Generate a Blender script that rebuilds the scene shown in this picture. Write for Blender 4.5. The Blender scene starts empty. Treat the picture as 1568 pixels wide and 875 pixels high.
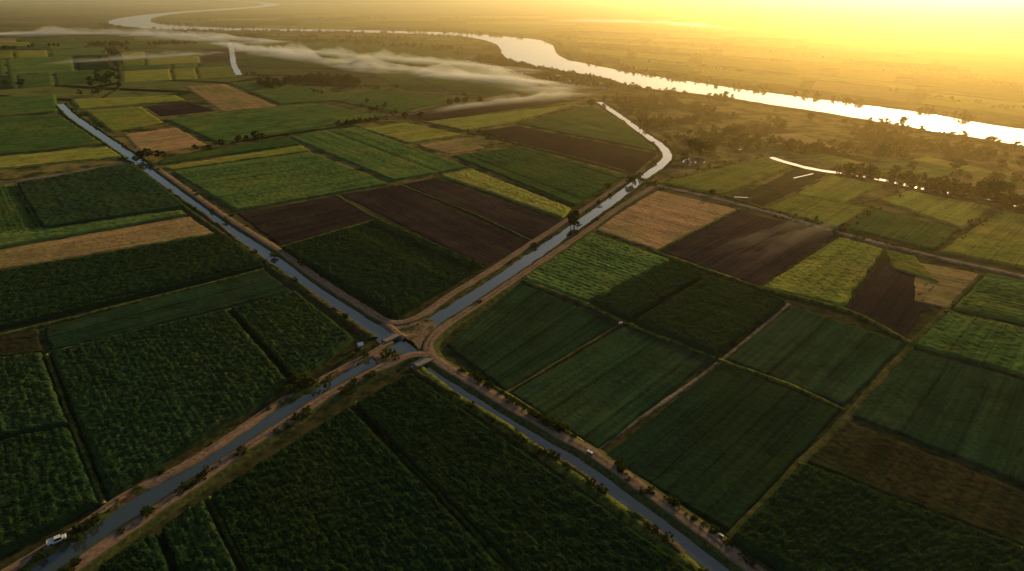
import bpy, math, random
import numpy as np
random.seed(7); rng=np.random.default_rng(7)
scene=bpy.context.scene
# ------------------------------------------------------------------ camera + survey of ground positions
H=120.0; F=950.0; W0,H0=1568.0,875.0; HORIZ=-25.0
PITCH=math.atan((H0/2-HORIZ)/F); SP,CP=math.sin(PITCH),math.cos(PITCH)
def G(u,v):
    """photo-survey point -> metres on the plain (z=0)"""
    x=u-W0/2; y=v-H0/2
    ry=F*CP-y*SP; rz=-F*SP-y*CP
    t=H/(-rz)
    return np.array([x*t,ry*t])
cam_d=bpy.data.cameras.new("camera"); cam=bpy.data.objects.new("camera",cam_d)
scene.collection.objects.link(cam); scene.camera=cam
cam.location=(0,0,H); cam.rotation_euler=(math.radians(90)-PITCH,0,0)
cam_d.sensor_width=36; cam_d.lens=36*F/W0; cam_d.clip_start=1; cam_d.clip_end=80000
# ------------------------------------------------------------------ light
SUN_AZ=math.radians(34); SUN_EL=math.radians(11)   # azimuth clockwise from +Y
w=bpy.data.worlds.new("World"); scene.world=w; w.use_nodes=True
nt=w.node_tree; nt.nodes.clear()
sky=nt.nodes.new("ShaderNodeTexSky"); sky.sky_type='NISHITA'; sky.sun_disc=False
sky.sun_elevation=SUN_EL; sky.sun_rotation=SUN_AZ; sky.air_density=1.0; sky.dust_density=2.0; sky.ozone_density=1.0
bg=nt.nodes.new("ShaderNodeBackground"); bg.inputs[1].default_value=0.105
ow=nt.nodes.new("ShaderNodeOutputWorld")
nt.links.new(sky.outputs[0],bg.inputs[0]); nt.links.new(bg.outputs[0],ow.inputs[0])
sl=bpy.data.lights.new("sun","SUN"); sl.energy=5; sl.angle=math.radians(0.5); sl.color=(1.0,0.66,0.22)
so=bpy.data.objects.new("sun",sl); scene.collection.objects.link(so)
from mathutils import Vector
sd=Vector((math.sin(SUN_AZ)*math.cos(SUN_EL),math.cos(SUN_AZ)*math.cos(SUN_EL),math.sin(SUN_EL)))
so.rotation_euler=(-sd).to_track_quat('-Z','Y').to_euler()
scene.view_settings.view_transform='Standard'; scene.view_settings.look='None'; scene.view_settings.exposure=0
# ------------------------------------------------------------------ noise
def _h(ix,iy,s):
    n=(ix*374761393+iy*668265263+s*974711)&0xffffffff
    n=((n^(n>>13))*1274126177)&0xffffffff
    return ((n^(n>>16))&0xffffff)/float(1<<24)
def vn(x,y,s=0):
    x=np.asarray(x,float);y=np.asarray(y,float)
    ix=np.floor(x).astype(np.int64);iy=np.floor(y).astype(np.int64)
    fx=x-ix;fy=y-iy;fx=fx*fx*(3-2*fx);fy=fy*fy*(3-2*fy)
    a=_h(ix,iy,s);b=_h(ix+1,iy,s);c=_h(ix,iy+1,s);d=_h(ix+1,iy+1,s)
    return (a*(1-fx)+b*fx)*(1-fy)+(c*(1-fx)+d*fx)*fy
def fbm(x,y,s=0,o=3,g=.5):
    r=0;a=1.0;tot=0
    for i in range(o):
        r=r+a*vn(x,y,s+i*17);tot+=a;a*=g
        x,y=(x*.8-y*.6)*2.03+3.1,(x*.6+y*.8)*2.03+1.7
    return r/tot
# ------------------------------------------------------------------ node helpers
class NT:
    def __init__(s,name):
        s.m=bpy.data.materials.new(name); s.m.use_nodes=True; s.t=s.m.node_tree; s.t.nodes.clear()
        s.out=s.t.nodes.new("ShaderNodeOutputMaterial")
    def n(s,typ,**k):
        nd=s.t.nodes.new(typ)
        for a,b in k.items(): setattr(nd,a,b)
        return nd
    def set(s,inp,v):
        if isinstance(v,bpy.types.NodeSocket): s.t.links.new(v,inp)
        elif v is not None:
            if isinstance(v,tuple) and len(v)==3 and inp.type=='RGBA': v=(*v,1)
            inp.default_value=v
    def math(s,op,a,b=None,clamp=False):
        nd=s.n("ShaderNodeMath",operation=op); nd.use_clamp=clamp
        s.set(nd.inputs[0],a); s.set(nd.inputs[1],b); return nd.outputs[0]
    def mix(s,f,a,b,bt='MIX'):
        nd=s.n("ShaderNodeMix",data_type='RGBA',blend_type=bt)
        s.set(nd.inputs[0],f); s.set(nd.inputs[6],a); s.set(nd.inputs[7],b); return nd.outputs[2]
    def noise(s,vec,scale,detail=3,rough=.55):
        nd=s.n("ShaderNodeTexNoise"); s.set(nd.inputs['Vector'],vec)
        nd.inputs['Scale'].default_value=scale; nd.inputs['Detail'].default_value=detail; nd.inputs['Roughness'].default_value=rough
        return nd.outputs[0]
    def ramp(s,f,lo,hi):
        nd=s.n("ShaderNodeMapRange"); s.set(nd.inputs[0],f); nd.inputs[1].default_value=lo; nd.inputs[2].default_value=hi
        return nd.outputs[0]
    def pos(s): return s.n("ShaderNodeNewGeometry").outputs['Position']
    def uv(s): return s.n("ShaderNodeUVMap").outputs[0]
    def sep(s,v):
        nd=s.n("ShaderNodeSeparateXYZ"); s.set(nd.inputs[0],v); return nd.outputs
    def comb(s,x,y,z=0.0):
        nd=s.n("ShaderNodeCombineXYZ"); s.set(nd.inputs[0],x);s.set(nd.inputs[1],y);s.set(nd.inputs[2],z); return nd.outputs[0]
    def bump(s,h,strength,dist):
        nd=s.n("ShaderNodeBump"); s.set(nd.inputs['Height'],h); nd.inputs['Strength'].default_value=strength; nd.inputs['Distance'].default_value=dist
        return nd.outputs[0]
    def bsdf(s,col,rough=.85,spec=.15,normal=None,**k):
        b=s.n("ShaderNodeBsdfPrincipled"); s.set(b.inputs['Base Color'],col); s.set(b.inputs['Roughness'],rough)
        b.inputs['Specular IOR Level'].default_value=spec
        if normal is not None: s.set(b.inputs['Normal'],normal)
        for a,v in k.items(): s.set(b.inputs[a],v)
        return b.outputs[0]
    def done(s,sh): s.t.links.new(sh,s.out.inputs[0]); return s.m

def crop_mat(name,c1,c2,c3,row=2.2,rowamt=.35,band=.5,fine=.9,bumpd=.4,tram=.5,spec=.0):
    m=NT(name); uv=m.uv(); x,y,_=m.sep(uv); pos=m.pos()
    oi=m.n("ShaderNodeObjectInfo").outputs['Random']
    wob=m.math('MULTIPLY',m.noise(pos,.15,2),1.2)
    yw=m.math('ADD',y,wob)
    rows=m.math('SINE',m.math('MULTIPLY',yw,2*math.pi/row))
    rows=m.math('MULTIPLY',m.math('ADD',rows,1.0),.5)
    rows=m.math('MULTIPLY',rows,m.ramp(m.noise(pos,.05,3),.35,.6))
    bands=m.noise(m.comb(m.math('MULTIPLY',x,.008),m.math('MULTIPLY',y,.16),oi),1.0,5,.7)
    big=m.noise(pos,.018,4,.65); fn=m.noise(pos,fine,5,.7); patch=m.noise(pos,.07,4,.7)
    spacing=m.math('ADD',m.math('MULTIPLY',oi,9.0),7.0)
    fr=m.math('FRACT',m.math('DIVIDE',yw,spacing))
    tl=m.math('MULTIPLY',m.math('LESS_THAN',fr,.08),m.ramp(patch,.34,.52))
    gap=m.noise(m.comb(m.math('MULTIPLY',x,.01),m.math('MULTIPLY',y,.45)),1.0,2)
    col=m.mix(m.ramp(fn,.35,.68),c1,c2)
    col=m.mix(m.math('MULTIPLY',m.ramp(big,.45,.65),.85),col,c3)
    dark=m.mix(1.0,col,(.38,.38,.38),'MULTIPLY')
    col=m.mix(m.math('MULTIPLY',rows,rowamt),col,dark)
    lite=m.mix(1.0,col,(1.8,1.65,1.35),'MULTIPLY')
    col=m.mix(m.math('MULTIPLY',m.ramp(bands,.42,.6),band),col,lite)
    col=m.mix(m.math('MULTIPLY',m.ramp(patch,.5,.66),.5),col,dark)
    col=m.mix(m.math('MULTIPLY',m.ramp(gap,.58,.68),.5),col,dark)
    col=m.mix(m.math('MULTIPLY',tl,tram),col,dark)
    hs=m.n("ShaderNodeHueSaturation"); m.set(hs.inputs['Color'],col)
    m.set(hs.inputs['Value'],m.math('ADD',m.math('MULTIPLY',oi,.6),.75))
    m.set(hs.inputs['Hue'],m.math('ADD',m.math('MULTIPLY',oi,-.03),.513))
    hs.inputs['Saturation'].default_value=.95
    nrm=m.bump(fn,.9,bumpd)
    return m.done(m.bsdf(hs.outputs[0],.9,spec,nrm))
M={}
M['C']=crop_mat("sugarcane_leaves",(.009,.029,.014),(.027,.058,.019),(.032,.054,.016),row=1.6,rowamt=.12,band=.3,fine=1.8,bumpd=.3,tram=.2)
M['D']=crop_mat("young_crop",(.008,.026,.014),(.019,.045,.019),(.022,.039,.014),row=3.0,rowamt=.5,band=.7,fine=1.1,bumpd=.15,tram=.8)
M['G']=crop_mat("green_crop",(.036,.080,.020),(.078,.137,.028),(.10,.125,.024),row=2.8,rowamt=.3,band=.7,fine=.9,bumpd=.3,tram=.6)
M['L']=crop_mat("yellow_green_crop",(.11,.14,.020),(.22,.24,.034),(.24,.20,.034),row=3,rowamt=.2,fine=.8,bumpd=.35)  # lime crop tone, brightened so the colour itself carries the backlit low-sun glow
M['B']=crop_mat("ploughed_soil",(.017,.013,.0125),(.033,.0245,.021),(.042,.031,.023),row=3,rowamt=.35,band=.6,fine=.8,bumpd=.15,tram=.4)
M['T']=crop_mat("dry_stubble",(.20,.125,.045),(.34,.225,.088),(.17,.15,.045),row=4,rowamt=.25,band=.5,fine=.6,bumpd=.2)
M['R']=crop_mat("rough_fallow",(.014,.018,.009),(.050,.040,.019),(.017,.034,.011),row=5,rowamt=.1,band=.7,fine=.5,bumpd=.25,tram=.2)
m=NT("sugarcane_blades"); pos=m.pos(); n1=m.noise(pos,.9,3); n2=m.noise(pos,.03,3,.6)
col=m.mix(m.ramp(n1,.35,.65),(.012,.038,.016),(.036,.076,.024)); col=m.mix(m.math('MULTIPLY',m.ramp(n2,.45,.65),.7),col,(.052,.08,.022))
d=m.n("ShaderNodeBsdfDiffuse"); m.set(d.inputs[0],col); tr=m.n("ShaderNodeBsdfTranslucent"); m.set(tr.inputs[0],m.mix(1.0,col,(1.5,1.3,.6),'MULTIPLY'))
mx=m.n("ShaderNodeMixShader"); mx.inputs[0].default_value=.35; m.set(mx.inputs[1],d.outputs[0]); m.set(mx.inputs[2],tr.outputs[0])
M['blade']=m.done(mx.outputs[0])
NAMES={'C':'sugarcane_field','D':'young_crop_field','G':'green_crop_field','L':'yellow_green_field','B':'ploughed_field','T':'stubble_field','R':'fallow_field'}
HP={'C':(2.4,.8,1.3,.10),'D':(.7,.18,.9,.08),'G':(1.1,.5,1.3,.10),'L':(1.0,.5,1.3,.06),'B':(.25,.15,.9,.07),'T':(.35,.22,1.1,.03),'R':(.4,.2,.8,.02)}

def new_obj(name,me,mats=()):
    for a in mats: me.materials.append(a)
    o=bpy.data.objects.new(name,me); scene.collection.objects.link(o); return o
def quads_mesh(name,V,q,smooth=False):
    me=bpy.data.meshes.new(name); me.vertices.add(len(V)); me.vertices.foreach_set("co",V.reshape(-1).astype(np.float32))
    nf=len(q); me.loops.add(nf*4); me.loops.foreach_set("vertex_index",q.reshape(-1).astype(np.int32))
    me.polygons.add(nf); me.polygons.foreach_set("loop_start",np.arange(0,nf*4,4,dtype=np.int32))
    me.polygons.foreach_set("use_smooth",np.full(nf,smooth)); me.update(calc_edges=True); return me
def grid_mesh(name,P,UV,mat,smooth=True):
    ny,nx,_=P.shape; nv=nx*ny
    idx=np.arange(nv).reshape(ny,nx)
    q=np.stack([idx[:-1,:-1],idx[:-1,1:],idx[1:,1:],idx[1:,:-1]],-1).reshape(-1,4)
    a=P[0,0];b=P[0,-1];c=P[-1,0]
    if np.cross((b-a)[:2],(c-a)[:2])<0: q=q[:,::-1]
    me=quads_mesh(name,P.reshape(-1,3),q,smooth)
    ul=me.uv_layers.new(name="UVMap"); ul.data.foreach_set("uv",UV.reshape(-1,2)[q.reshape(-1)].reshape(-1).astype(np.float32))
    return new_obj(name,me,[mat])
NB=0
def field(t,quad,swap=False,hs=1.0):
    global NB
    c=[G(*p) for p in quad]
    if swap: c=c[1:]+c[:1]
    a,b,cc,d=c
    cen=sum(c)/4; dist=math.hypot(np.linalg.norm(cen),H); dmin=min(math.hypot(np.linalg.norm(k),H) for k in c)
    Lu=max(np.linalg.norm(b-a),np.linalg.norm(cc-d)); Lv=max(np.linalg.norm(d-a),np.linalg.norm(cc-b))
    cell=min(max((.6*dmin+.4*dist)*.0023,.42),9)
    nx=int(min(max(Lu/cell,6),650)); ny=int(min(max(Lv/cell,6),650))
    s=np.linspace(0,1,nx+1)[None,:]; r=np.linspace(0,1,ny+1)[:,None]
    X=(a[0]*(1-s)+b[0]*s)*(1-r)+(d[0]*(1-s)+cc[0]*s)*r
    Y=(a[1]*(1-s)+b[1]*s)*(1-r)+(d[1]*(1-s)+cc[1]*s)*r
    U=s*Lu+0*r; V=r*Lv+0*s
    base,amp,ns,ra=HP[t]
    eff=max(ns,cell*1.6)
    n=fbm(X/eff,Y/eff,3,4,.65)-.5
    big=fbm(X/26,Y/26,9,2)-.5
    Z=base+amp*n*2*min(1,.9/cell)+amp*.25*big
    per=3.0 if t!='C' else 1.8
    if cell<per/2.2: Z=Z+ra*np.sin((V+.6*vn(X/8,Y/8,5))*2*math.pi/per)
    if t in 'CDG':
        k=vn(V/9.0,0*V,int(abs(cen[0]))%97)
        Z=Z-base*.35*np.clip((k-.86)*8,0,1)*(cell<1.5)
    ed=np.minimum(np.minimum(U,Lu-U),np.minimum(V,Lv-V))
    mk=np.clip(ed/ max(cell,.7),0,1)
    Z=Z*hs*mk-0.05*(1-mk)
    jit=(1-np.clip(ed/ (3*cell+1),0,1))*min(cell,1.5)*.9
    X=X+jit*(fbm(X/5,Y/5,31,2)-.5)*2.6; Y=Y+jit*(fbm(X/5,Y/5,57,2)-.5)*2.6
    Z=np.maximum(Z,-.05)
    ob=grid_mesh(NAMES[t],np.stack([X,Y,Z],-1),np.stack([U,V],-1),M[t])
    if t=='C' and dmin<320:
        area=Lu*Lv; N=int(min(area*min(8.0,8.0*(190/dist)**2),110000)); NB+=N
        rs=rng.random(N); rv=rng.random(N)*Lv; rv=(np.round(rv/1.6)+.5)*1.6+rng.normal(size=N)*.45; rr=np.clip(rv/Lv,0,1)
        jx=np.clip((rs*nx).astype(int),0,nx); jy=np.clip((rr*ny).astype(int),0,ny)
        x=(a[0]*(1-rs)+b[0]*rs)*(1-rr)+(d[0]*(1-rs)+cc[0]*rs)*rr; y=(a[1]*(1-rs)+b[1]*rs)*(1-rr)+(d[1]*(1-rs)+cc[1]*rs)*rr
        z=Z[jy,jx]-.25; ph=rng.random(N)*2*math.pi; L=rng.uniform(.4,.95,N); wd=rng.uniform(.04,.085,N)*max(1,dist/190)
        dx,dy=np.cos(ph),np.sin(ph); lean=rng.uniform(.3,.95,N)
        b0=np.stack([x,y,z],-1); side=np.stack([-dy*wd,dx*wd,0*wd],-1)
        m1=b0+np.stack([dx*L*lean*.45,dy*L*lean*.45,L*.62],-1); tip=b0+np.stack([dx*L*lean,dy*L*lean,L*(1.0-lean*.55)],-1)
        VV=np.stack([b0-side,b0+side,m1+side*1.2,m1-side*1.2,tip+side*.3,tip-side*.3],1).reshape(-1,3)
        k=np.arange(N)[:,None]*6
        q=np.concatenate([k+np.array([[0,1,2,3]]),k+np.array([[3,2,4,5]])])
        lo=new_obj("cane_leaves",quads_mesh("cane_leaves",VV,q),[M['blade']]); lo.parent=ob
    return ob

def catmull(P,step):
    P=[np.array(p,float) for p in P]; P=[2*P[0]-P[1]]+P+[2*P[-1]-P[-2]]
    out=[]
    for i in range(1,len(P)-2):
        p0,p1,p2,p3=P[i-1:i+3]; L=np.linalg.norm(p2-p1); n=max(int(L/step),2)
        for k in range(n):
            t=k/n
            out.append(.5*((2*p1)+(-p0+p2)*t+(2*p0-5*p1+4*p2-p3)*t*t+(-p0+3*p1-3*p2+p3)*t**3))
    out.append(P[-2]); return np.array(out)
def ribbon(name,px,prof,mat,step=2.0,wob=.4,zn=.15,seed=0,world=False):
    C=catmull(px if world else [G(*p) for p in px],step)
    T=np.gradient(C,axis=0); T/=np.linalg.norm(T,axis=1)[:,None]+1e-9
    N=np.stack([T[:,1],-T[:,0]],-1)
    S=np.concatenate([[0],np.cumsum(np.linalg.norm(np.diff(C,axis=0),axis=1))])
    off=np.array([p[0] for p in prof]); hh=np.array([p[1] for p in prof])
    sc=(fbm(S/6,0*S,seed+1,2)-.5)*2*wob; sr=(fbm(S/7,0*S,seed+2,2)-.5)*2*wob
    e=off/ max(abs(off).max(),1e-6)
    O=off[None,:]+np.where(e<0,sc[:,None],sr[:,None])*(abs(e)>.55)
    P=np.zeros((len(C),len(off),3)); P[:,:,0]=C[:,0:1]+N[:,0:1]*O; P[:,:,1]=C[:,1:2]+N[:,1:2]*O
    P[:,:,2]=hh[None,:]+(fbm(P[:,:,0]/3,P[:,:,1]/3,seed,2)-.5)*2*zn
    UV=np.stack([S[:,None]+0*O,off[None,:]+0*O],-1)
    return grid_mesh(name,P,UV,mat)
# ------------------------------------------------------------------ surface materials
m=NT("dirt_track"); uv=m.uv(); x,y,_=m.sep(uv); pos=m.pos()
n1=m.noise(pos,.8,5,.65); n2=m.noise(pos,.09,3,.6)
dirt=m.mix(m.ramp(n1,.35,.65),(.15,.092,.060),(.29,.19,.125))
grass=m.mix(m.ramp(n1,.4,.6),(.03,.045,.015),(.085,.09,.028))
edge=m.math('ABSOLUTE',y)
ef=m.math('ADD',edge,m.math('MULTIPLY',m.math('SUBTRACT',n1,.5),2.6))
ef=m.math('ADD',ef,m.math('MULTIPLY',m.math('SUBTRACT',n2,.5),2.6))
f1=m.ramp(ef,1.5,2.1)
mid=m.math('MULTIPLY',m.math('SUBTRACT',1.0,m.ramp(edge,.2,.5)),m.ramp(n2,.4,.55))
col=m.mix(m.math('MULTIPLY',mid,.6),dirt,grass)
col=m.mix(f1,col,grass)
M['road']=m.done(m.bsdf(col,.95,.0,m.bump(n1,.6,.15)))
m=NT("bare_earth"); pos=m.pos(); n1=m.noise(pos,.9,5,.7); n2=m.noise(pos,.22,4,.65)
M['earth']=m.done(m.bsdf(m.mix(m.ramp(n2,.45,.58),m.mix(m.ramp(n1,.35,.65),(.13,.08,.05),(.27,.175,.11)),m.mix(m.ramp(n1,.4,.6),(.025,.035,.012),(.08,.085,.025))),.95,.0,m.bump(n1,.7,.2)))
m=NT("canal_bank"); pos=m.pos(); n1=m.noise(pos,.6,5,.7); n2=m.noise(pos,.08,3,.6)
dirt=m.mix(m.ramp(n1,.35,.65),(.05,.033,.02),(.12,.08,.045))
grass=m.mix(m.ramp(n1,.4,.6),(.016,.032,.01),(.075,.09,.024))
col=m.mix(m.ramp(n2,.40,.52),dirt,grass)
M['bank']=m.done(m.bsdf(col,.95,.0,m.bump(n1,.8,.4)))
m=NT("gravel_lane"); pos=m.pos(); n1=m.noise(pos,.6,4,.6); n2=m.noise(pos,.12,4,.7)
M['lane']=m.done(m.bsdf(m.mix(m.ramp(n2,.5,.62),m.mix(m.ramp(n1,.35,.65),(.13,.10,.07),(.25,.20,.14)),(.06,.065,.03)),.95,.0))
m=NT("field_path"); pos=m.pos(); n1=m.noise(pos,.5,5,.7); n2=m.noise(pos,.1,4,.7)
M['path']=m.done(m.bsdf(m.mix(m.ramp(n2,.42,.58),m.mix(m.ramp(n1,.35,.65),(.045,.045,.018),(.13,.11,.045)),m.mix(m.ramp(n1,.35,.65),(.02,.035,.012),(.06,.075,.02))),.95,.0,m.bump(n1,.8,.3)))
m=NT("grass_verge"); pos=m.pos(); n1=m.noise(pos,.5,5,.7)
M['verge']=m.done(m.bsdf(m.mix(m.ramp(n1,.38,.62),(.035,.055,.014),(.18,.18,.036)),.95,.0,m.bump(n1,.9,.5)))  # grass strips; the bright yellow of sunlit field edges is painted into them
m=NT("canal_water"); pos=m.pos(); n1=m.noise(pos,.5,3,.5)
lw=m.n("ShaderNodeFresnel"); lw.inputs[0].default_value=1.85
nb=m.bump(n1,.05,.25); m.set(lw.inputs['Normal'],nb)
df=m.n("ShaderNodeBsdfDiffuse"); df.inputs[0].default_value=(.035,.048,.043,1)
gl=m.n("ShaderNodeBsdfGlossy"); gl.inputs['Roughness'].default_value=.07; gl.inputs[0].default_value=(1,.97,.92,1); m.set(gl.inputs['Normal'],nb)
mx=m.n("ShaderNodeMixShader"); m.set(mx.inputs[0],lw.outputs[0]); m.set(mx.inputs[1],df.outputs[0]); m.set(mx.inputs[2],gl.outputs[0])
M['water']=m.done(mx.outputs[0])
# ground
m=NT("plain_ground"); pos=m.pos()
rot=m.n("ShaderNodeMapping"); m.set(rot.inputs[0],pos); rot.inputs['Rotation'].default_value=(0,0,math.radians(12))
wn=m.n("ShaderNodeTexNoise"); m.set(wn.inputs['Vector'],pos); wn.inputs['Scale'].default_value=.0015
wv=m.n("ShaderNodeVectorMath",operation='MULTIPLY_ADD'); m.set(wv.inputs[0],wn.outputs['Color']); wv.inputs[1].default_value=(160,160,0); m.set(wv.inputs[2],rot.outputs[0])
br=m.n("ShaderNodeTexBrick"); m.set(br.inputs['Vector'],wv.outputs[0]); br.inputs['Scale'].default_value=1
br.inputs['Color1'].default_value=(.03,.05,.016,1); br.inputs['Color2'].default_value=(.17,.17,.05,1); br.inputs['Mortar'].default_value=(.010,.018,.005,1)
br.inputs['Brick Width'].default_value=310; br.inputs['Row Height'].default_value=85; br.inputs['Mortar Size'].default_value=9.0; br.inputs['Bias'].default_value=-.1
n1=m.noise(pos,.25,4,.6); n2=m.noise(pos,.006,4,.6); n3=m.noise(pos,.03,4,.65)
col=m.mix(m.math('MULTIPLY',m.ramp(n2,.5,.65),.5),br.outputs[0],(.10,.09,.035))
col=m.mix(m.math('MULTIPLY',m.ramp(n3,.5,.65),.6),col,(.025,.04,.012))
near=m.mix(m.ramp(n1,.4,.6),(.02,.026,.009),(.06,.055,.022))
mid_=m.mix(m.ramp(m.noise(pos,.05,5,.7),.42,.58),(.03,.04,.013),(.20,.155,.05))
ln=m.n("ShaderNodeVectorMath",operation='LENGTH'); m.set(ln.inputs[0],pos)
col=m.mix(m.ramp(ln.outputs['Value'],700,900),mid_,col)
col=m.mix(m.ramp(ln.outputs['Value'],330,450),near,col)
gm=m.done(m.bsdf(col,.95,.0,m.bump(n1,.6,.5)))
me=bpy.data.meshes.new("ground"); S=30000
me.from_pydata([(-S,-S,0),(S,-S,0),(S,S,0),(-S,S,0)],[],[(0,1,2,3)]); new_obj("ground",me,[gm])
# ------------------------------------------------------------------ fields
FL=[
('C',[(628,578),(1072,892),(800,892),(545,625)],0),('C',[(537,630),(785,892),(385,892),(325,765)],0),
('C',[(315,772),(375,892),(280,892),(250,815)],0),('C',[(243,820),(268,892),(200,892),(150,880)],0),
('C',[(78,545),(350,480),(445,590),(167,768)],1),('C',[(354,477),(455,452),(543,522),(450,587)],1),
('D',[(66,505),(405,415),(448,447),(76,540)],0),('C',[(-60,430),(345,364),(408,411),(-60,520)],0),
('T',[(-60,394),(290,332),(328,358),(-60,424)],0),('G',[(-60,366),(278,324),(288,330),(-60,391)],0),
('C',[(25,286),(205,254),(288,320),(66,355)],1),('G',[(-60,291),(20,286),(60,357),(-60,364)],1),
('R',[(-60,507),(57,500),(66,540),(-60,556)],0),('C',[(-60,562),(66,546),(108,655),(-60,690)],1),
('C',[(-60,696),(110,660),(156,775),(-60,885)],1),
('L',[(-60,248),(165,226),(190,241),(-60,266)],0),('G',[(-60,187),(90,176),(160,222),(-60,245)],0),
('G',[(-60,152),(85,146),(90,172),(-60,184)],0),
('C',[(432,384),(580,340),(740,410),(607,490)],1),('B',[(362,327),(515,301),(573,335),(427,377)],0),
('B',[(521,298),(612,284),(810,371),(745,410)],1),('B',[(617,282),(668,273),(858,339),(815,367)],1),
('L',[(674,270),(722,261),(876,321),(862,335)],1),('G',[(262,264),(475,234),(596,283),(362,324)],0),
('G',[(442,211),(545,196),(718,258),(602,278)],1),('L',[(250,257),(462,224),(476,232),(262,262)],0),('G',[(255,243),(440,212),(460,222),(240,254)],0),
('T',[(637,223),(712,211),(743,227),(690,237)],0),('G',[(694,240),(800,226),(958,272),(880,316)],1),
('B',[(717,203),(790,193),(1008,236),(968,268)],1),('G',[(792,190),(905,163),(955,186),(1006,233)],1),
('L',[(552,198),(622,189),(712,208),(627,221)],0),('L',[(650,188),(880,161),(790,188),(715,201)],0),
('B',[(612,180),(720,154),(893,153),(660,186)],0),('G',[(252,184),(470,159),(598,178),(335,221)],0),
('T',[(188,206),(270,196),(318,222),(220,238)],0),('T',[(282,133),(345,129),(425,163),(337,171)],1),
('B',[(222,164),(288,156),(333,170),(246,179)],0),('L',[(108,154),(270,147),(286,155),(120,168)],0),
('L',[(130,171),(217,165),(250,188),(170,203)],0),('G',[(350,128),(420,124),(560,152),(430,161)],0),
('G',[(480,150),(590,138),(700,152),(612,174)],0),('G',[(350,221),(440,205),(545,192),(430,208)],0),
('G',[(800,429),(905,358),(1027,400),(898,465)],1),('C',[(900,467),(1032,403),(1078,425),(962,494)],0),
('C',[(970,496),(1086,427),(1203,466),(1095,547)],1),('D',[(683,530),(796,434),(946,497),(775,602)],0),
('D',[(780,604),(955,501),(1093,550),(915,692)],0),('D',[(922,702),(1105,557),(1288,631),(1117,818)],0),
('D',[(1112,551),(1210,469),(1386,527),(1293,625)],0),('T',[(907,351),(1006,292),(1128,321),(1005,384)],1),
('B',[(1009,384),(1136,324),(1280,361),(1160,439)],0),('L',[(1164,442),(1285,365),(1352,384),(1292,470)],0),
('B',[(1296,471),(1350,400),(1440,440),(1384,523)],0),('L',[(1355,386),(1400,395),(1440,436),(1365,412)],0),('T',[(1396,400),(1500,420),(1452,474),(1400,462)],0),
('G',[(1508,421),(1720,466),(1720,530),(1458,474)],0),('G',[(1398,530),(1450,480),(1720,540),(1720,620)],0),
('D',[(1303,638),(1395,536),(1720,628),(1720,806)],0),('R',[(1230,708),(1298,646),(1720,815),(1720,898)],0),
('C',[(1118,828),(1222,716),(1720,908),(1400,1010)],0),
('L',[(1012,282),(1172,241),(1213,258),(1105,300)],0),('R',[(1120,306),(1216,260),(1266,268),(1165,318)],0),
('L',[(1217,299),(1272,270),(1350,285),(1292,315)],0),('L',[(1172,321),(1216,301),(1330,320),(1288,352)],0),  # green eastern plot set to yellow-green: golden sunlight put into its colour
('G',[(1296,352),(1338,320),(1468,355),(1430,385)],0),('L',[(1346,307),(1390,294),(1518,318),(1474,352)],0),
('L',[(1438,386),(1528,326),(1720,352),(1720,442)],0),
]
for t,q,sw in FL: field(t,q,bool(sw))
def patch(quad,nx,ny,types,seed,gap=.03):
    r=random.Random(seed)
    a,b,c,d=[G(*p) for p in quad]
    ys=[0]+sorted([(i+r.uniform(-.25,.25))/ny for i in range(1,ny)])+[1]
    def pt(s,t):
        return (a*(1-s)+b*s)*(1-t)+(d*(1-s)+c*s)*t
    def inv(p):
        x,y=p; z=-H; fz=y*CP-z*SP; yy=-y*SP-z*CP
        return (W0/2+F*x/fz, H0/2+F*yy/fz)
    for j in range(ny):
        xs=[0]+sorted([(i+r.uniform(-.35,.35))/nx for i in range(1,nx)])+[1]
        for i in range(nx):
            g=gap*r.uniform(.4,1.2)
            x0,x1=xs[i]+g/nx,xs[i+1]-g/nx; y0,y1=ys[j]+g/ny,ys[j+1]-g/ny
            field(r.choice(types),[inv(pt(x0,y0)),inv(pt(x1,y0)),inv(pt(x1,y1)),inv(pt(x0,y1))],False,.6)
patch([(-80,82),(165,74),(178,124),(-80,146)],3,3,'GGCLG',1)
patch([(182,80),(350,74),(364,118),(186,128)],3,4,'GLGGBL',2)
patch([(370,62),(690,66),(740,100),(380,106)],4,4,'GGLG',3)
patch([(560,108),(790,112),(860,146),(620,140)],3,3,'GGLG',5)
patch([(-80,60),(340,56),(345,70),(-80,78)],4,3,'GLGT',6)
patch([(330,24),(840,22),(830,52),(300,42)],4,6,'GLGCRL',7)
patch([(870,34),(1640,52),(1640,190),(890,92)],5,16,'GLCGLRGTL',8,.08)
patch([(1060,200),(1180,190),(1330,240),(1180,236)],3,3,'RTLG',9)
patch([(1190,232),(1330,220),(1640,290),(1560,312)],4,3,'TLGRL',10)
# ------------------------------------------------------------------ water, banks, roads
A_UP=[(92,160),(112,179),(150,205),(205,243),(225,258),(265,287),(330,330),(375,365),(430,403),(510,457),(570,500)]
A_MID=[(605,528),(632,548)]
A_LOW=[(680,578),(760,625),(840,675),(900,712),(960,757),(1040,815),(1100,865),(1150,905)]
B_UP=[(918,157),(940,172),(965,190),(990,208),(1013,224),(1022,240),(1010,255),(985,272),(955,295),(905,331),(860,363),(780,418),(700,470),(650,503)]
B_LOW=[(575,556),(500,598),(420,645),(340,692),(200,785),(100,855),(40,900)]
cw=3.1
wat=lambda h,z=.1:[(-h,z),(0,z),(h,z)]
ribbon("irrigation_canal_water",A_UP+A_MID+A_LOW,wat(cw+1),M['water'],wob=0,zn=0)
ribbon("irrigation_canal_water",B_UP,wat(cw+1,.12),M['water'],wob=0,zn=0)
ribbon("irrigation_canal_water",[(612,532)]+B_LOW,wat(cw+.6,.13),M['water'],wob=0,zn=0)
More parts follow.
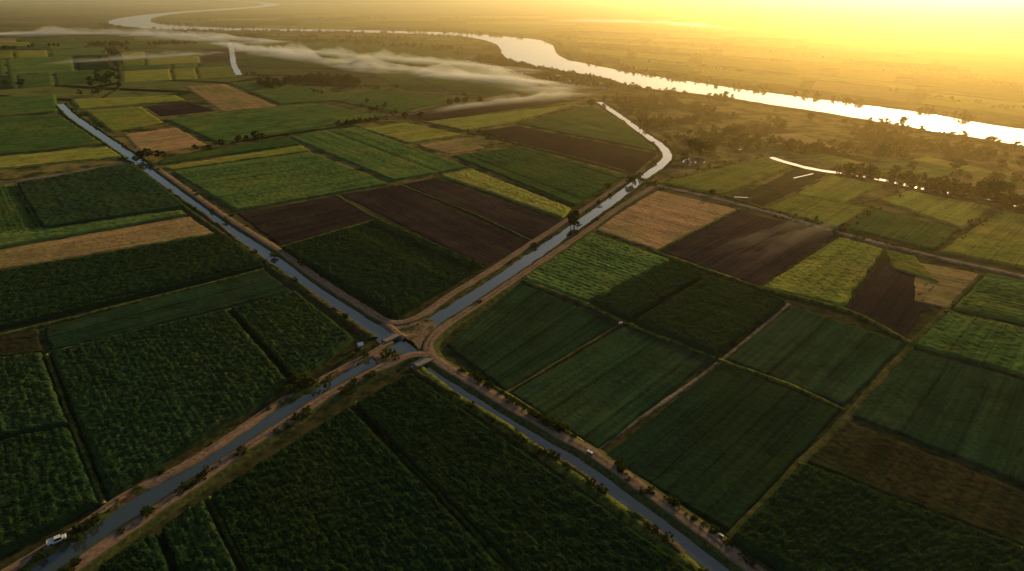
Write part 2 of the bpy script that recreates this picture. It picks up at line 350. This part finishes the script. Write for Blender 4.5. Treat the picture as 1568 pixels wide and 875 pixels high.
def levee(pts,side,w=cw,bw=3.2,hh=.9,seed=0):
    s=side
    pr=[(s*w,-.1),(s*(w+.7),.45*hh),(s*(w+1.4),.9*hh),(s*(w+bw*.75),hh),(s*(w+bw),.0)]
    if s<0: pr=pr[::-1]
    ribbon("canal_bank",pts,pr,M['bank'],step=1.2,wob=.8,zn=.4,seed=seed)
for i,p in enumerate([A_UP+[(580,508)],[(656,562)]+A_LOW,B_UP,[(580,553)]+B_LOW[1:]]):
    levee(p,1,seed=i*3+11); levee(p,-1,seed=i*5+40)
def road(name,pts,w=1.5,h=1.25,sh=1.5,mat='road',seed=0,wob=.35):
    ribbon(name,pts,[(-w-sh,-.05),(-w-.3,h*.9),(-w*.55,h*.96),(0,h),(w*.55,h*.96),(w+.3,h*.9),(w+sh,-.05)],M[mat],step=1.5,wob=wob,zn=.1,seed=seed)
road("dirt_road",[(1000,288),(975,303),(940,326),(880,369),(800,423),(730,471),(690,497),(668,515),(656,535),(666,553),(692,571),(740,600),(800,637),(860,671),(905,697),(960,735),(1040,792),(1150,875),(1200,912)],1.9,1.1,2.2,seed=101)
road("dirt_road",[(985,262),(960,278),(900,319),(840,358),(740,424),(690,455),(645,486),(615,497),(590,494),(560,476),(500,438),(430,388),(350,337),(280,288),(238,258)],1.4,1.1,2,seed=102)
road("dirt_road",[(660,547),(630,548),(600,559),(560,578),(500,611),(440,650),(360,702),(300,744),(230,793),(120,869),(70,905)],1.7,1.15,2,seed=103)
road("dirt_road",[(590,497),(600,505),(612,515),(622,520)],1.0,1.0,1.0,seed=108)
road("dirt_road",[(598,524),(585,533),(566,545),(480,590),(430,617),(300,705),(200,757),(150,790),(110,818),(0,885)],.7,1.0,seed=105)
road("dirt_road",[(640,563),(700,610),(760,645),(880,730),(1000,820),(1070,880)],.6,.9,seed=106,mat='verge')
road("dirt_road",[(212,266),(300,331),(400,400),(500,470),(572,520)],.7,.9,seed=107,mat='bank')
road("country_lane",[(1000,284),(1060,297),(1170,324),(1280,356),(1400,387),(1568,425),(1720,460)],1.5,.5,1,'lane')
road("field_track",[(905,694),(1000,628),(1105,552),(1208,466)],.3,.3,.5,'lane',wob=.2)
road("field_track",[(1117,824),(1225,712),(1300,636),(1395,530),(1505,420)],.6,.35,.8,'path')
road("field_track",[(-60,283),(30,277),(110,264),(205,249)],1.5,.4,1,'lane')
road("field_track",[(230,252),(300,240),(450,207),(610,178),(720,152),(800,140)],1.6,.4,1,'path')
road("field_track",[(1010,290),(930,255),(720,203),(600,175),(440,130),(370,112)],1.2,.4,1,'path')
road("field_track",[(865,340),(740,292),(615,240),(545,195)],.5,.3,.6,'path')
road("field_track",[(815,370),(720,326),(613,284)],.3,.5,.5,'path')
road("field_track",[(515,300),(580,337),(742,411)],.4,.45,.5,'path')
road("field_track",[(160,150),(185,120),(175,60)],1.6,.5,1,'path')
road("field_track",[(775,604),(948,499)],.25,.5,.4,'path')
for i,p in enumerate([[(72,545),(112,655),(160,775)],[(76,543),(200,512),(350,477),(452,449)],[(1160,442),(1300,478),(1395,527)],[(1222,712),(1350,765),(1460,806),(1568,845)],
    [(800,431),(898,467),(962,497),(1095,550)],[(1100,553),(1210,592),(1292,630)],[(545,618),(640,720),(795,890)],[(-40,525),(200,466),(405,414)],[(25,284),(66,357)],[(1445,478),(1568,506)],[(1000,386),(1160,441)],[(320,764),(388,890)],[(432,380),(580,337)],[(678,560),(775,605),(912,693)],[(330,360),(-60,427)],[(1005,386),(1132,322)],[(1110,300),(1172,322)],[(1292,316),(1345,306)]]):
    road("grass_verge",p,.25,.9,.55,'verge',seed=200+i,wob=.4)
def ditch(pts,h,z=.5): ribbon("distributary_water",pts,wat(h,z),M['water'],step=5,wob=h*.4,zn=0)
ditch([(1178,243),(1215,254),(1250,262),(1320,272),(1400,288),(1480,303),(1600,326)],2.8,.9)
ditch([(352,66),(356,85),(358,100),(366,116)],4.5,.9)
ditch([(1124,304),(1145,305)],.6,.9); ditch([(1215,275),(1245,268)],.6,.9)
def poly_sheet(name,pts,z,mat):
    from mathutils.geometry import tessellate_polygon
    me=bpy.data.meshes.new(name); V=[(p[0],p[1],z) for p in pts]
    tr=tessellate_polygon([[Vector(v) for v in V]])
    fs=[]
    for t in tr:
        a,b,c=[V[i] for i in t]
        cr=(b[0]-a[0])*(c[1]-a[1])-(b[1]-a[1])*(c[0]-a[0])
        fs.append(t if cr>0 else t[::-1])
    me.from_pydata(V,[],fs); me.update(); return new_obj(name,me,[mat])
def rough(pts,step,amp,seed,sc=35):
    C=catmull([G(*p) for p in pts],step); T=np.gradient(C,axis=0);T/=np.linalg.norm(T,axis=1)[:,None]+1e-9
    n=(fbm(C[:,0]/sc,C[:,1]/sc,seed,3)-.5)*2*amp
    return C+np.stack([T[:,1],-T[:,0]],-1)*n[:,None]
poly_sheet("dirt_ground",rough([(600,499),(618,500),(640,490),(662,494),(672,512),(662,530),(662,548),(646,546),(640,536),(625,522),(608,508),(600,499)],1.2,.9,3,4),.72,M['earth'])
poly_sheet("dirt_ground",rough([(572,545),(590,536),(606,541),(622,548),(600,556),(582,560),(572,545)],1.2,.9,5,4),.62,M['earth'])
farb=[(1720,222),(1640,211),(1568,200),(1500,190),(1440,180),(1380,170),(1320,162),(1250,153),(1180,144),(1120,136),(1060,127),(1010,119),(950,109),(900,99),(868,92),(852,82),(848,71),(830,63),(800,59),(770,56.5),(740,53.5),(700,51.5),(640,49.3),(560,47.4),(480,46),(400,44.5),(330,43),(270,39.5),(236,36),(232,30),(255,24),(300,19),(350,16),(400,12),(428,8),(415,5),(380,3),(340,1)]
nearb=[(1720,250),(1640,238),(1568,227),(1500,215),(1440,205),(1380,195),(1330,187),(1250,173),(1170,161),(1120,153),(1060,145),(1000,139),(960,132),(930,122),(880,113),(840,109),(808,101),(780,93),(768,83),(762,71),(742,63),(710,57),(640,53),(560,50.8),(480,49.2),(400,48),(300,47),(240,45),(200,42),(170,38.5),(170,32),(200,26),(245,21),(300,16.5),(350,13.3),(395,9.8),(404,7.5),(395,5.5),(365,3),(330,1)]
fb=rough(farb,12,6,5); nb_=rough(nearb,12,6,6)
poly_sheet("river_water",list(fb)+list(nb_[::-1]),1.3,M['water'])
for pts,s in ((farb[:22],5),(nearb[:22],6)):
    sg=-1 if s==6 else 1
    pr=[(-sg*2,.9),(sg*1.5,1.8),(sg*5,2.1),(sg*9,.1)]
    if sg<0: pr=pr[::-1]
    ribbon("river_bank",pts,pr,M['bank'],step=8,wob=3,zn=.6,seed=s)
poly_sheet("pond_water",rough([(1045,250),(1055,244),(1078,246),(1075,253),(1050,256),(1045,250)],2,1,3),1.0,M['water'])
poly_sheet("pond_water",rough([(1128,232),(1135,226),(1150,222),(1140,231),(1128,232)],2,1,3),1.0,M['water'])
# ------------------------------------------------------------------ trees
m=NT("tree_leaves"); pos=m.pos(); n1=m.noise(pos,.7,2)
col=m.mix(m.ramp(n1,.35,.65),(.018,.034,.01),(.055,.08,.02))
d=m.n("ShaderNodeBsdfDiffuse"); m.set(d.inputs[0],col); tr=m.n("ShaderNodeBsdfTranslucent"); m.set(tr.inputs[0],m.mix(1.0,col,(1.6,1.3,.6),'MULTIPLY'))
mx=m.n("ShaderNodeMixShader"); mx.inputs[0].default_value=.35; m.set(mx.inputs[1],d.outputs[0]); m.set(mx.inputs[2],tr.outputs[0])
M['leaf']=m.done(mx.outputs[0])
m=NT("bark"); M['bark']=m.done(m.bsdf(m.mix(m.noise(m.pos(),3),(.05,.035,.02),(.12,.09,.06)),.9,.1))
def tree_arrays(h,rw,nc,nl,ls,seed,trunk=True,low=False):
    r=np.random.default_rng(seed); V=[];Fc=[];Mt=[]
    def tube(p0,p1,r0,r1,k=5):
        b=len(V); d=np.array(p1)-p0; d=d/np.linalg.norm(d); a=np.cross(d,[.3,.9,.2]); a/=np.linalg.norm(a); c=np.cross(d,a)
        for p,rr in ((p0,r0),(p1,r1)):
            for i in range(k):
                t=2*math.pi*i/k; V.append(np.array(p)+rr*(a*math.cos(t)+c*math.sin(t)))
        for i in range(k): Fc.append((b+i,b+(i+1)%k,b+k+(i+1)%k,b+k+i)); Mt.append(1)
    ch=h*(.25 if not low else .05)
    top=np.array([0,0,h*.55]); tube(np.array([0,0,-.2]),top,h*.03,h*.015)
    cs=[]
    for i in range(nc):
        th=r.uniform(0,2*math.pi); z=r.uniform(0,1); rr=rw*math.sqrt(r.uniform(.05,1))*(math.sin(math.pi*min(.95,.15+.8*z))**.6)*r.uniform(.75,1.2)
        cs.append(np.array([rr*math.cos(th),rr*math.sin(th),ch+(h-ch)*(.12+.82*z)]))
    for c in cs[:6]:
        tube(np.array([0,0,h*r.uniform(.2,.5)]),c,h*.012,h*.004,4)
    for c in cs:
        cr=rw*r.uniform(.22,.42)
        for j in range(nl):
            p=r.normal(size=3); p/=np.linalg.norm(p); p=c+p*cr*r.uniform(.45,1.05)*np.array([1,1,.75])
            a=r.normal(size=3);a/=np.linalg.norm(a); b=np.cross(a,r.normal(size=3)); b/=np.linalg.norm(b)+1e-9
            s=ls*r.uniform(.6,1.3); k=len(V)
            V+= [p-a*s-b*s*.6,p+a*s-b*s*.6,p+a*s+b*s*.6,p-a*s+b*s*.6]; Fc.append((k,k+1,k+2,k+3)); Mt.append(0)
    return np.array(V),np.array(Fc),np.array(Mt)
def arr_mesh(name,V,Fc,Mt):
    me=quads_mesh(name,V,Fc)
    me.materials.append(M['leaf']); me.materials.append(M['bark']); me.polygons.foreach_set("material_index",Mt.astype(np.int32)); return me
TV={'tree':[arr_mesh("broadleaf_tree",*tree_arrays(8,3.3,26,55,.26,i)) for i in range(3)],
    'tall':[arr_mesh("tall_tree",*tree_arrays(10,2.4,26,55,.27,i+9)) for i in range(2)],
    'bush':[arr_mesh("bush",*tree_arrays(2.6,1.9,14,45,.17,i+20,low=True)) for i in range(3)]}
NM={'tree':'broadleaf_tree','tall':'tall_tree','bush':'bush'}
def plant(kind,u,v,s=1.0,wxy=None,z=0):
    g=G(u,v) if wxy is None else wxy
    o=bpy.data.objects.new(NM[kind],random.choice(TV[kind])); scene.collection.objects.link(o)
    o.location=(g[0],g[1],z); o.rotation_euler=(0,0,random.uniform(0,6.28)); k=s*random.uniform(.8,1.2); o.scale=(k*random.uniform(.9,1.15),k*random.uniform(.9,1.15),k)
for u,v,s in [(878,349,1.0),(884,350,.6),(216,246,1.0),(228,244,1.2),(243,243,1.0),(252,243,.8),(210,250,.7),(340,225,.8),(366,219,.9),(378,218,.8),(392,216,.9),(322,231,.6),(402,214,.6),(620,183,.9),(645,182,.7),(688,163,1),(700,160,1),(712,160,.9),(735,157,.9),(450,585,.55),(470,592,.45),(968,282,.8),(963,283,.6),(930,290,.5),(1060,236,1.3),(1070,238,1.2),(1080,234,1.2),(1090,237,1.1),(1048,248,.8),(905,165,1),(925,157,.9),(36,133,1.2),(10,134,1),(300,232,.6),(440,211,.5),(1160,232,.9),(1210,226,.8),(1350,240,1),(1462,262,1.1),(1500,300,1.1),(1520,304,1.3),(1540,300,1.1),(1470,296,.9),(1556,322,1),(1420,286,.8),(1370,268,.9),(1300,262,.8),(1090,300,.5),(590,165,.7),(562,158,.6),(1278,360,.5),(1180,222,.9),(1395,262,.9),(1330,200,1),(1240,186,.9),(1530,262,1),(1562,258,1.1)]:
    plant('tree',u,v,s)
for u,v,s in [(880,346,1.0),(874,348,.7),(1380,200,1.3),(1110,157,1.1)]: plant('tall',u,v,s)
for u,v,s in [(600,545,.9),(590,548,1.1),(606,553,.8),(560,548,.9),(548,541,.8),(480,592,1.2),(463,588,1.3),(455,597,1.1),(445,604,.9),(640,500,.4),(850,657,1.1),(842,652,1),(856,662,.8),(822,641,.9),(815,638,.8),(780,620,.6),(728,577,.9),(735,583,.7),(750,592,.6),(712,572,.6),(628,556,.5),(548,531,.7),(500,594,1),(470,640,.8),(425,665,.6),(420,395,.9),(345,340,.8),(325,325,.7),(140,808,.9),(150,800,.7),(120,830,.8),(960,740,.7),(985,758,.6)]:
    plant('bush',u,v,s,z=.5)
for pts,n,sg in ((A_UP,60,-1),(A_UP,50,1),(A_LOW,80,-1),(A_LOW,50,1),(B_LOW,70,-1),(B_LOW,20,1),(B_UP,44,-1),(B_UP,44,1)):
    C=catmull([G(*p) for p in pts],2.0)
    for k in range(n):
        i=int(len(C)*random.random()); i=min(max(i,1),len(C)-2); T=C[i+1]-C[i-1]; T/=np.linalg.norm(T)
        plant('bush',0,0,random.choice([.2,.25,.3,.4,.6,.75]),wxy=C[i]+np.array([T[1],-T[0]])*sg*random.uniform(4.3,6.5),z=.5)
LV=[tree_arrays(7,3.4,12,13,.62,70+i) for i in range(4)]
LB=[tree_arrays(3,2.4,8,12,.5,90+i,low=True) for i in range(2)]
def mass(name,pts):
    Vs=[];Fs=[];Ms=[];k=0
    for (x,y,s,b) in pts:
        V,Fc,Mt=(LB if b else LV)[random.randrange(2 if b else 4)]
        a=random.uniform(0,6.28);c,sn=math.cos(a),math.sin(a); s2=s*random.uniform(.8,1.2)
        Vr=np.stack([(V[:,0]*c-V[:,1]*sn)*s2+x,(V[:,0]*sn+V[:,1]*c)*s2+y,V[:,2]*s],-1)
        Vs.append(Vr);Fs.append(Fc+k);Ms.append(Mt);k+=len(V)
    if Vs: new_obj(name,arr_mesh(name,np.concatenate(Vs),np.concatenate(Fs),np.concatenate(Ms)))
def along(pts,n,spread,smin=.7,smax=1.3,bush=.3,clump=True,shift=0,th=.42):
    C=catmull([G(*p) for p in pts],5); out=[]; t=0
    while len(out)<n and t<n*20:
        t+=1; i=random.randrange(len(C)); 
        if clump and vn(C[i,0]/45,C[i,1]/45,77)<th: continue
        T=C[min(i+1,len(C)-1)]-C[max(i-1,0)]; T/=np.linalg.norm(T)+1e-9; N=np.array([T[1],-T[0]])
        q=C[i]+rng.normal(size=2)*spread if shift==0 else C[i]+N*(shift+math.copysign(abs(rng.normal())*spread,shift))
        out.append((q[0],q[1],random.uniform(smin,smax),random.random()<bush))
    return out
def area(quad,n,smin=.7,smax=1.2,bush=.3,cl=.5):
    a,b,c,d=[G(*p) for p in quad]; out=[];t=0
    while len(out)<n and t<n*20:
        t+=1; s,r=random.random(),random.random(); q=(a*(1-s)+b*s)*(1-r)+(d*(1-s)+c*s)*r
        if vn(q[0]/40,q[1]/40,13)<cl: continue
        out.append((q[0],q[1],random.uniform(smin,smax),random.random()<bush))
    return out
mass("riverside_trees",along(nearb[2:20],420,12,.4,1.1,.5,True,-6,.35)+along(farb[2:22],320,5,.5,1.1,.4,True,7))
mass("riverside_trees",along(nearb[20:30],340,16,.6,1.2,.3,True,-22)+along(farb[20:30],120,12,.6,1.1,.4,True,14))
mass("village_trees",area([(690,82),(770,95),(960,138),(830,136)],420,.7,1.2,.2,.3))
mass("scrub_woodland",area([(930,150),(1060,152),(1150,180),(990,200)],480,.4,.9,.5,.3))
mass("scrub_woodland",area([(1000,215),(1200,190),(1560,250),(1180,236)],320,.5,1.0,.5,.5)+area([(1150,180),(1300,196),(1568,240),(1560,300)],280,.4,.9,.5,.55))
mass("tree_grove",area([(375,118),(520,116),(560,130),(410,138)],170,.8,1.2,.2,.4))
mass("distant_trees",along([(180,66),(178,90),(165,120),(150,145)],80,10,.7,1.3,.2,False)+along([(-60,80),(100,72),(340,68),(520,66),(700,78)],260,14,.8,1.3,.2))
mass("distant_trees",along([(1300,262),(1400,282),(1568,315)],120,6,.5,1.0,.4)+along([(860,60),(1100,75),(1350,100),(1640,150)],130,12,.4,.8,.5)+along([(900,40),(1300,52),(1640,75)],90,16,.5,.9,.3)+along([(900,85),(1200,118),(1640,180)],120,8,.3,.7,.6)+along([(870,70),(1200,95),(1640,135)],120,8,.3,.7,.6))
mass("distant_trees",along([(230,56),(500,59),(700,64)],180,10,.8,1.4,.2)+along([(270,34),(500,30),(800,32)],120,25,.8,1.4,.2))
mass("hedgerow",along([(250,241),(440,206),(610,178)],80,3,.3,.6,.7)+along([(380,112),(600,176)],50,5,.4,.8,.4)+along([(1010,290),(930,255),(720,203)],60,3,.3,.55,.7)+along([(1010,280),(1170,238)],30,3,.3,.5,.7)+along([(1290,352),(1350,318),(1390,290)],34,2,.3,.5,.7)+along([(1172,322),(1290,356),(1568,424)],36,3,.2,.4,.8)+along([(350,126),(620,140),(720,152)],50,5,.4,.8,.4)+along([(1430,386),(1530,322)],24,2,.3,.5,.7))
# ------------------------------------------------------------------ mist
def vol_mat(name,dens,g,col=(1,1,1)):
    m=NT(name); v=m.n("ShaderNodeVolumeScatter"); v.inputs['Color'].default_value=(*col,1); v.inputs['Density'].default_value=dens; v.inputs['Anisotropy'].default_value=g
    m.t.links.new(v.outputs[0],m.out.inputs['Volume']); return m.m
def rot2(x,y,a): return (x*math.cos(a)+y*math.sin(a), -x*math.sin(a)+y*math.cos(a))
me=bpy.data.meshes.new("haze"); a=12000; z0,z1=-3,170
me.from_pydata([(-a,-1500,z0),(a,-1500,z0),(a,a,z0),(-a,a,z0),(-a,-1500,z1),(a,-1500,z1),(a,a,z1),(-a,a,z1)],[],[(3,2,1,0),(4,5,6,7),(0,1,5,4),(1,2,6,5),(2,3,7,6),(3,0,4,7)])
new_obj("haze",me,[vol_mat("haze_air",.000032,.6,(1,.84,.6))])
R=math.radians(42)
def P3(x,y,z): q=rot2(x,y,R); return (q[0],q[1],z)
Vv=[P3(-a,265,-2.5),P3(a,265,-2.5),P3(a,a,-2.5),P3(-a,a,-2.5),P3(-a,850,64),P3(a,850,64),P3(a,a,68),P3(-a,a,68)]
me=bpy.data.meshes.new("valley_haze"); me.from_pydata(Vv,[],[(3,2,1,0),(4,5,6,7),(0,1,5,4),(1,2,6,5),(2,3,7,6),(3,0,4,7)])
new_obj("valley_haze",me,[vol_mat("valley_haze_air",.00078,.69,(1,.72,.31))])
def mist(pts,hw,thick,z0,dens,seed):
    mat=vol_mat("mist_air",dens,.5,(1,.96,.90))
    C=catmull([G(*p) for p in pts],max(hw/9,4)); T=np.gradient(C,axis=0);T/=np.linalg.norm(T,axis=1)[:,None]
    S=np.concatenate([[0],np.cumsum(np.linalg.norm(np.diff(C,axis=0),axis=1))])
    N=np.stack([T[:,1],-T[:,0]],-1); nx=41; s=np.linspace(-1,1,nx); L=np.linspace(0,1,len(C))
    ww=hw*(.5+1.0*vn(S/(hw*3),0*L,seed))
    X=C[:,0:1]+N[:,0:1]*s[None]*ww[:,None]; Y=C[:,1:2]+N[:,1:2]*s[None]*ww[:,None]
    th=thick*(1-s[None]**2)**1.7*np.clip(np.sin(math.pi*L),0,1)[:,None]**.8*np.clip(fbm(S[:,None]/(hw*1.3)+0*s[None],s[None]*2.1+S[:,None]/(hw*4),seed+5,5,.6)*3.2-.95,0.01,2)
    th[0]=0;th[-1]=0;th[:,0]=0;th[:,-1]=0
    ny=len(C); n=nx*ny; V=np.concatenate([np.stack([X,Y,z0+.02+th],-1).reshape(-1,3),np.stack([X,Y,z0+0*th],-1).reshape(-1,3)])
    idx=np.arange(n).reshape(ny,nx); top=np.stack([idx[:-1,:-1],idx[:-1,1:],idx[1:,1:],idx[1:,:-1]],-1).reshape(-1,4)
    a_,b_,c_=V[top[0][0]],V[top[0][1]],V[top[0][3]]
    if np.cross((b_-a_)[:2],(c_-a_)[:2])<0: top=top[:,::-1]
    bot=top[:,::-1]+n
    ring=np.concatenate([idx[0,:],idx[1:,-1],idx[-1,-2::-1],idx[-2:0:-1,0]]); 
    side=np.stack([ring,np.roll(ring,-1),np.roll(ring,-1)+n,ring+n],-1)
    import bmesh
    me=bpy.data.meshes.new("mist_bank"); me.from_pydata(V.tolist(),[],np.concatenate([top,bot,side]).tolist())
    bm=bmesh.new(); bm.from_mesh(me); bmesh.ops.recalc_face_normals(bm,faces=bm.faces); bm.to_mesh(me); bm.free()
    new_obj("mist_bank",me,[mat])
mist([(330,70),(450,94),(600,114),(740,129),(880,150)],42,17,6,.024,1)
mist([(420,84),(560,98),(700,110),(820,124)],36,14,9,.019,2)
mist([(-100,62),(80,58),(250,60),(420,74)],60,20,8,.018,3)
mist([(640,182),(780,164),(915,150)],17,7,5,.018,4)
mist([(640,126),(740,132),(860,140)],28,12,8,.028,6)
mist([(840,36),(1000,40),(1130,50)],55,14,8,.012,5)
mist([(60,106),(260,94),(340,86)],28,9,7,.016,9)
mist([(1110,405),(1190,372),(1280,340)],20,5,2,.005,8)
# ------------------------------------------------------------------ small built things
def mat_plain(name,c,rough=.6,nz=.15):
    m=NT(name); n=m.noise(m.pos(),2.5,4); return m.done(m.bsdf(m.mix(m.math('MULTIPLY',n,nz*2),c,tuple(k*.5 for k in c)),rough,.3))
MP={'white':mat_plain("white_paint",(.7,.7,.66)),'wall':mat_plain("plaster_wall",(.40,.36,.30)),'roof':mat_plain("tin_roof",(.30,.29,.27),.45),'rust':mat_plain("tiled_roof",(.2,.10,.06)),
    'glass':mat_plain("dark_glass",(.02,.025,.03),.1),'tyre':mat_plain("rubber",(.02,.02,.02)),'conc':mat_plain("concrete",(.20,.17,.135)),'door':mat_plain("door_paint",(.08,.10,.12)),'blue':mat_plain("blue_paint",(.06,.13,.3),.35)}
ML=list(MP)
class MB:
    def __init__(s): s.V=[];s.F=[];s.M=[]
    def box(s,c,d,mt,taper=1.0,tx=None):
        x,y,z=c;a,b,h=d[0]/2,d[1]/2,d[2]; k=len(s.V); t=taper; tx=t if tx is None else tx
        s.V+=[(x-a,y-b,z),(x+a,y-b,z),(x+a,y+b,z),(x-a,y+b,z),(x-a*tx,y-b*t,z+h),(x+a*tx,y-b*t,z+h),(x+a*tx,y+b*t,z+h),(x-a*tx,y+b*t,z+h)]
        for f in ((3,2,1,0),(4,5,6,7),(0,1,5,4),(1,2,6,5),(2,3,7,6),(3,0,4,7)): s.F.append(tuple(k+i for i in f)); s.M.append(ML.index(mt))
    def gable(s,c,d,mt,over=.4):
        x,y,z=c;a,b,h=d[0]/2+over,d[1]/2+over,d[2]; k=len(s.V)
        s.V+=[(x-a,y-b,z),(x+a,y-b,z),(x+a,y+b,z),(x-a,y+b,z),(x-a,y,z+h),(x+a,y,z+h)]
        for f in ((0,1,5,4),(2,3,4,5),(1,2,5),(3,0,4),(3,2,1,0)): s.F.append(tuple(k+i for i in f)); s.M.append(ML.index(mt))
    def wheel(s,c,r,w):
        k=len(s.V);n=12
        for yy in (-w/2,w/2):
            for i in range(n): t=2*math.pi*i/n; s.V.append((c[0]+r*math.cos(t),c[1]+yy,c[2]+r*math.sin(t)))
        for i in range(n): s.F.append((k+i,k+(i+1)%n,k+n+(i+1)%n,k+n+i)); s.M.append(ML.index('tyre'))
        s.F.append(tuple(k+i for i in range(n))[::-1]); s.M.append(ML.index('tyre')); s.F.append(tuple(k+n+i for i in range(n))); s.M.append(ML.index('tyre'))
    def obj(s,name,u,v,z,rot,sc=1):
        me=bpy.data.meshes.new(name); me.from_pydata(s.V,[],s.F); 
        for k in ML: me.materials.append(MP[k])
        me.polygons.foreach_set("material_index",s.M); me.update()
        o=bpy.data.objects.new(name,me); scene.collection.objects.link(o); g=G(u,v); o.location=(g[0],g[1],z); o.rotation_euler=(0,0,rot); o.scale=(sc,)*3; return o
def house(u,v,L,Wd,rot,roof,wall='wall',name="farm_house",z=0):
    b=MB(); b.box((0,0,-.3),(L,Wd,3.1),wall); b.gable((0,0,2.81),(L,Wd,1.5),roof)
    b.box((0,-Wd/2-.02,0),(.9,.08,2.1),'door')
    for x in (-L*.32,L*.32):
        b.box((x,-Wd/2-.02,1),(.25*min(L,4),.08,1.1),'glass'); b.box((x,Wd/2+.02,1),(.25*min(L,4),.08,1.1),'glass')
    return b.obj(name,u,v,z,rot)
r=random.Random(4)
for u,v in [(717,92),(730,97),(745,101),(752,108),(790,118),(806,115),(830,122),(845,126),(858,120),(872,128),(884,131),(890,124),(902,129),(915,132),(925,136),(865,133),(840,132),(820,128),(775,112),(760,104)]:
    house(u+r.uniform(-3,3),v,r.uniform(6,11),r.uniform(5,7),r.uniform(0,3.1),r.choice(['roof','rust','roof','white']),r.choice(['wall','white']))
house(553,537,2.6,2.0,.5,'white','white',"pump_house",.9).scale=(.6,.6,.6)
def sluice(u,v,rot,z=.8,sc=.6):
    b=MB(); b.box((-1.2,0,-1),(.35,1.6,2.6),'conc'); b.box((1.2,0,-1),(.35,1.6,2.6),'conc'); b.box((0,0,1.605),(3.0,1.2,.22),'white'); b.box((0,0,-.6),(2.0,.12,1.7),'door')
    b.box((0,0,1.83),(.25,.25,.7),'white'); b.box((0,0,2.54),(.8,.12,.1),'tyre'); b.obj("sluice_gate",u,v,z,rot,sc)
sluice(903,700,-.75,.9,.6); sluice(950,499,.6,.5,.55); sluice(1103,826,-.75,.8,.4)
def culvert(u,v,rot,L=7.6,z=.05,name="culvert_bridge"):
    b=MB(); b.box((0,-1.55,.7),(L,.22,.6),'conc'); b.box((0,1.55,.7),(L,.22,.6),'conc'); b.box((0,0,.75),(L-.2,2.86,.25),'conc')
    b.box((-L/2+.1,0,-.5),(.5,2.8,1.24),'conc'); b.box((L/2-.1,0,-.5),(.5,2.8,1.24),'conc'); b.obj(name,u,v,z,rot)
culvert(648,558,.75,6.4); culvert(599,521,.85,6.6,.15)
def pickup(u,v,z,rot,body):
    b=MB(); b.box((0,0,.45),(5.0,1.85,.5),body,.97); b.box((1.75,0,.952),(1.4,1.75,.22),body,.9); b.box((.35,0,.954),(2.0,1.72,.72),'glass',.82); b.box((.35,0,1.676),(1.62,1.40,.06),body)
    b.box((-1.6,.84,.953),(1.75,.09,.42),body); b.box((-1.6,-.84,.953),(1.75,.09,.42),body); b.box((-2.42,0,.953),(.09,1.58,.42),body)
    b.box((2.53,0,.4),(.12,1.7,.22),'tyre'); b.box((-2.53,0,.4),(.12,1.7,.2),'tyre')
    for x in (-1.55,1.6):
        for y in (-.85,.85): b.wheel((x,y,.38),.38,.25)
    b.obj("pickup_truck",u,v,z,rot,.78)
pickup(90,834,1.0,.62,'white')
print("verts",sum(len(o.data.vertices) for o in scene.objects if o.type=='MESH'),"blades",NB)
